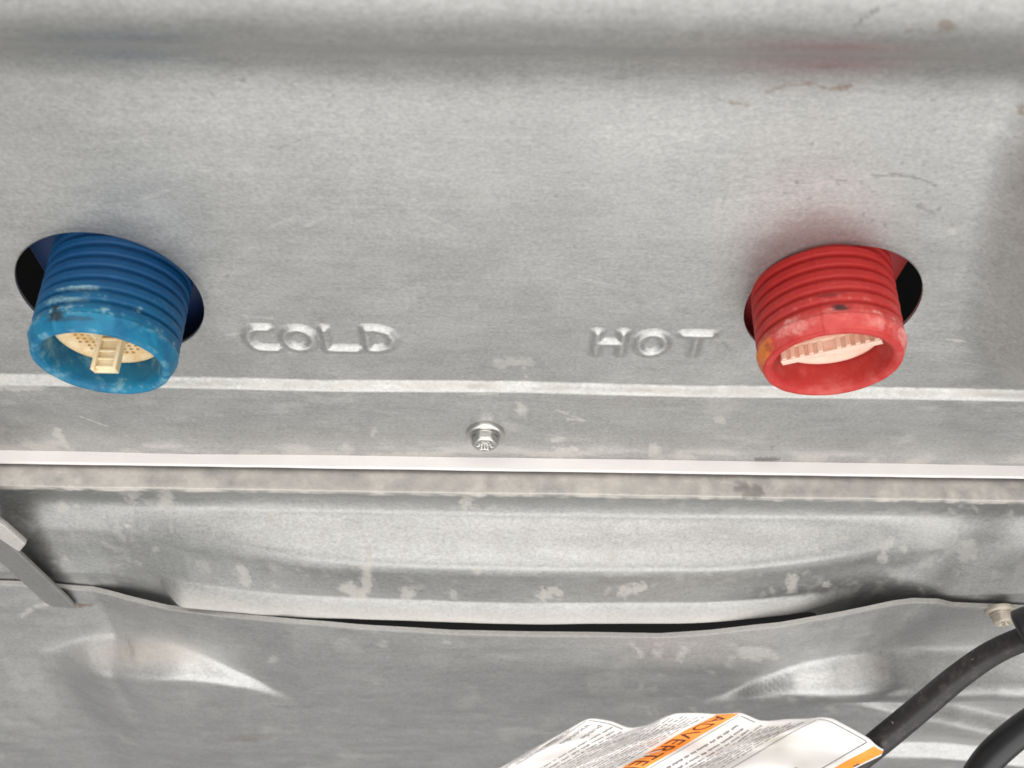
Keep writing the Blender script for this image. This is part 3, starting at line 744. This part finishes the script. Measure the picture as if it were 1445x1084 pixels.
cable['label'] = 'thick black cable cut off by the lower right corner, below the power cord'; cable['category'] = 'cable'

# ------------------------------------------------------------------ paper warning tag round the cord
EDGE = [(700, 1092), (735, 1074), (772, 1050), (800, 1031), (830, 1014), (845, 1015), (866, 1019), (884, 1027), (892, 1028), (915, 1023), (940, 1011), (953, 1007), (985, 1006.5), (1010, 1008), (1045, 1006), (1056, 1010), (1070, 1017), (1085, 1018), (1110, 1015), (1140, 1014.5), (1158, 1012), (1175, 1014), (1205, 1030), (1228, 1043), (1236, 1052), (1246, 1058), (1256, 1061)]
WV = [0, 0, 1, 2, 3, 2.6, 1.5, .2, 0, .6, 2.4, 3, 2.4, 2.4, 3, 2.3, .6, .2, .8, 1.6, 2.4, 2.5, 1.6, .9, .3, -1.2, -3.5]
ex = np.array([e[0] for e in EDGE]); ey = np.array([e[1] for e in EDGE])
ul = np.concatenate([[0], np.cumsum(np.hypot(np.diff(ex), np.diff(ey)))])
def tag_pt(u, v, lift=0.0):
    """u along the upper edge (photo px of paper), v along the printed lines"""
    o_ = np.array([-6, -3, 0, 3, 6.0]); x = np.interp(u + o_, ul, ex).mean(); y = np.interp(u + o_, ul, ey).mean()
    dx, dy = -0.862, 0.507 
    k = sst(v / 60.0)
    wv = np.interp(u + o_ * 1.6, ul, WV).mean() * (1 - 0.5 * k)
    y0 = y * (1 - 0.0 * k)
    cr = 1.2 * np.sin(u * .045 + v * .05) * k + 2.2 * (fbm(np.array([u * .02 + 7.]), np.array([v * .02]), 77, 2)[0] - .5) * k
    depth = 226.0 - wv * 1.4 - 0.10 * (y - 1010) + (x - 1240) * -0.012 - v * 0.02 + cr
    bend = 4.0 * math.sin(u * .05) * k
    return atd(x + dx * v, y + dy * v + bend, depth - lift)
us = np.unique(np.concatenate([np.arange(0, ul[-1], 3.0), ul])); vs = np.concatenate([np.arange(0, 60, 3.0), np.arange(60, 240, 8)])
G = np.array([[tag_pt(u, v) for u in us] for v in vs])
Vt = G.reshape(-1, 3); Vt2 = Vt + FWD * 0.0 + np.array([0, 0.20, -0.18])
nt = len(Vt); fq = gridfaces(len(vs), len(us))
bd = []
nu, nv = len(us), len(vs)
ring = list(range(nu)) + [j * nu + nu - 1 for j in range(1, nv)] + [(nv - 1) * nu + i for i in range(nu - 2, -1, -1)] + [j * nu for j in range(nv - 2, 0, -1)]
for a_, b_ in zip(ring, ring[1:] + ring[:1]): bd.append([a_, b_, nt + b_, nt + a_])
tPAPER = NT('tag_paper')
tc = tPAPER.mix(tPAPER.noise(60), (0.72, 0.695, 0.675), (0.79, 0.77, 0.75))
PAPER = tPAPER.set(**{'Base Color': tPAPER.mix(tPAPER.attr('smudge'), tc, (0.40, 0.37, 0.31)), 'Roughness': 0.5, 'Normal': tPAPER.bump(tPAPER.noise(220), .15, .0005)})
sm = []
for v in vs:
    for u in us:
        q = float(fbm(np.array([u * .06]), np.array([v * .06]), 88, 3)[0])
        x = np.interp(u, ul, ex) - .862 * v; y = np.interp(u, ul, ey) + .507 * v
        a1 = math.exp(-(((x - 1090) / 34) ** 2 + ((y - 1043) / 15) ** 2)); a2 = .35 * math.exp(-(((x - 1130) / 14) ** 2 + ((y - 1078) / 9) ** 2))
        sm.append(min(1, 1.25 * a1 * (0.25 + q * .9) + a2))
tag_me = mesh('warning_tag', np.concatenate([Vt, Vt2]), fq.tolist() + (fq[:, ::-1] + nt).tolist() + bd, {'smudge': sm + [0] * nt})
tag = link('warning_tag', fixn(tag_me), PAPER)
tag['label'] = 'crumpled white paper warning tag with orange bands wrapped round the cord'; tag['category'] = 'warning tag'
INK = mat_plain('grey_ink', (0.16, 0.15, 0.155), 0.6, 0, 0.2, 600, 0)
INK2 = mat_plain('dark_ink', (0.06, 0.03, 0.06), 0.6, 0, 0.2, 600, 0)
ORANGE = mat_plain('orange_print', (0.95, 0.29, 0.035), 0.5, 0, 0.06, 200, 0)
INKB = mat_plain('brown_black_ink', (0.10, 0.020, 0.010), 0.6, 0, 0.1, 600, 0)
def patch(name, polyuv, mat, lift, label=None, nu_=24, nv_=40):
    """print laid on the paper: u0(v), u1(v) ribbon given as (u0,u1,v0,v1)"""
    V_, F_ = [], []
    for (u0, u1, v0, v1) in polyuv:
        a = max(2, int(abs(u1 - u0) / 4) + 2); b = max(2, int(abs(v1 - v0) / 4) + 2); b0 = len(V_)
        for j in range(b):
            for i in range(a): V_.append(tag_pt(u0 + (u1 - u0) * i / (a - 1), v0 + (v1 - v0) * j / (b - 1), lift))
        F_ += (gridfaces(b, a) + b0).tolist()
    return link(name, mesh(name, V_, F_), mat, tag, label=label)
U = lambda x: float(np.interp(x, ex, ul))
patch('orange_band', [(U(1013), U(1044) + 0, 1.5, 235)], ORANGE, .06, 'orange band printed ADVERTENCIA')
patch('orange_band', [(U(1236), U(1252), 3, 235)], ORANGE, .06, 'orange band along the lower right border')
# border lines of the printed panels
lines = []
def hline(x0, x1, v, th=1.3): lines.append((U(x0), U(x1), v, v + th))
def vline(x, v0, v1, th=1.1): lines.append((U(x) - th / 2, U(x) + th / 2, v0, v1))
def rowsof(x0, x1, gap, v0, vend, big=False):
    x = x0
    while x < x1:
        v = v0 + random.uniform(0, 14)
        while v < vend:
            th = 2.5 if big else 2.0
            for q in range(random.randint(2, 7)):
                ln = random.uniform(1.3, 2.6); t0 = random.uniform(-.3, .3); t1 = random.choice((0, 0, 0, .8))
                lines.append((U(x) - th / 2 + t0, U(x) + th / 2 + t0 + t1, v, v + ln)); v += ln + random.uniform(.5, .9)
            v += random.uniform(2.0, 3.2)
        x += gap
rowsof(768, 828, 7.4, 13, 160); rowsof(872, 1006, 7.6, 8, 160); rowsof(1060, 1150, 8.2, 10, 160, True)
hline(836, 884, 5); vline(832, 6, 120, 1.4); vline(762, 6, 60); hline(1050, 1070, 5); vline(1048, 5, 235, .9); vline(1158, 6, 230, 1.4); hline(1160, 1228, 5.5, 1.2); vline(1229, 6, 230, 1.6)
patch('printed_lines', lines, INK, .10).__setitem__('kind', 'stuff')
# lettering
def text_patch(txt, u_c, v0, size, mat, lift, label, stretch=1.0, name='lettering'):
    """reads along +v, glyph tops towards +u"""
    cu = bpy.data.curves.new('t', 'FONT'); cu.body = txt; cu.size = 1.0; cu.resolution_u = 3
    to = bpy.data.objects.new('t', cu); S.collection.objects.link(to)
    dg = bpy.context.evaluated_depsgraph_get(); me_ = bpy.data.meshes.new_from_object(to.evaluated_get(dg))
    bpy.data.objects.remove(to); bpy.data.curves.remove(cu)
    b = bmesh.new(); b.from_mesh(me_); bmesh.ops.triangulate(b, faces=b.faces); bmesh.ops.subdivide_edges(b, edges=[e for e in b.edges if e.calc_length() > .25], cuts=1)
    bmesh.ops.triangulate(b, faces=b.faces); b.to_mesh(me_); b.free()
    V_ = [tag_pt(u_c + v.co.y * size, v0 + v.co.x * size * stretch, lift) for v in me_.vertices]
    F_ = [list(p.vertices) for p in me_.polygons]; bpy.data.meshes.remove(me_)
    return link(name, mesh(name, V_, F_), mat, tag, label=label)
text_patch('ADVERTENCIA', U(1017), 6, 30, INKB, .14, 'dark word ADVERTENCIA on the orange band', 1.16)
text_patch('incendio', U(841), 15, 11, INK, .14, 'small grey word incendio', 1.25)
text_patch('puede', U(857), 12, 11, INK, .14, 'small grey word puede', 1.25)
patch('pictogram', [(U(1190), U(1199), 124, 150), (U(1206), U(1214), 96, 110), (U(1249), U(1252), 44, 53)], INK2, .13, 'dark printed shapes at the bottom of the tag')
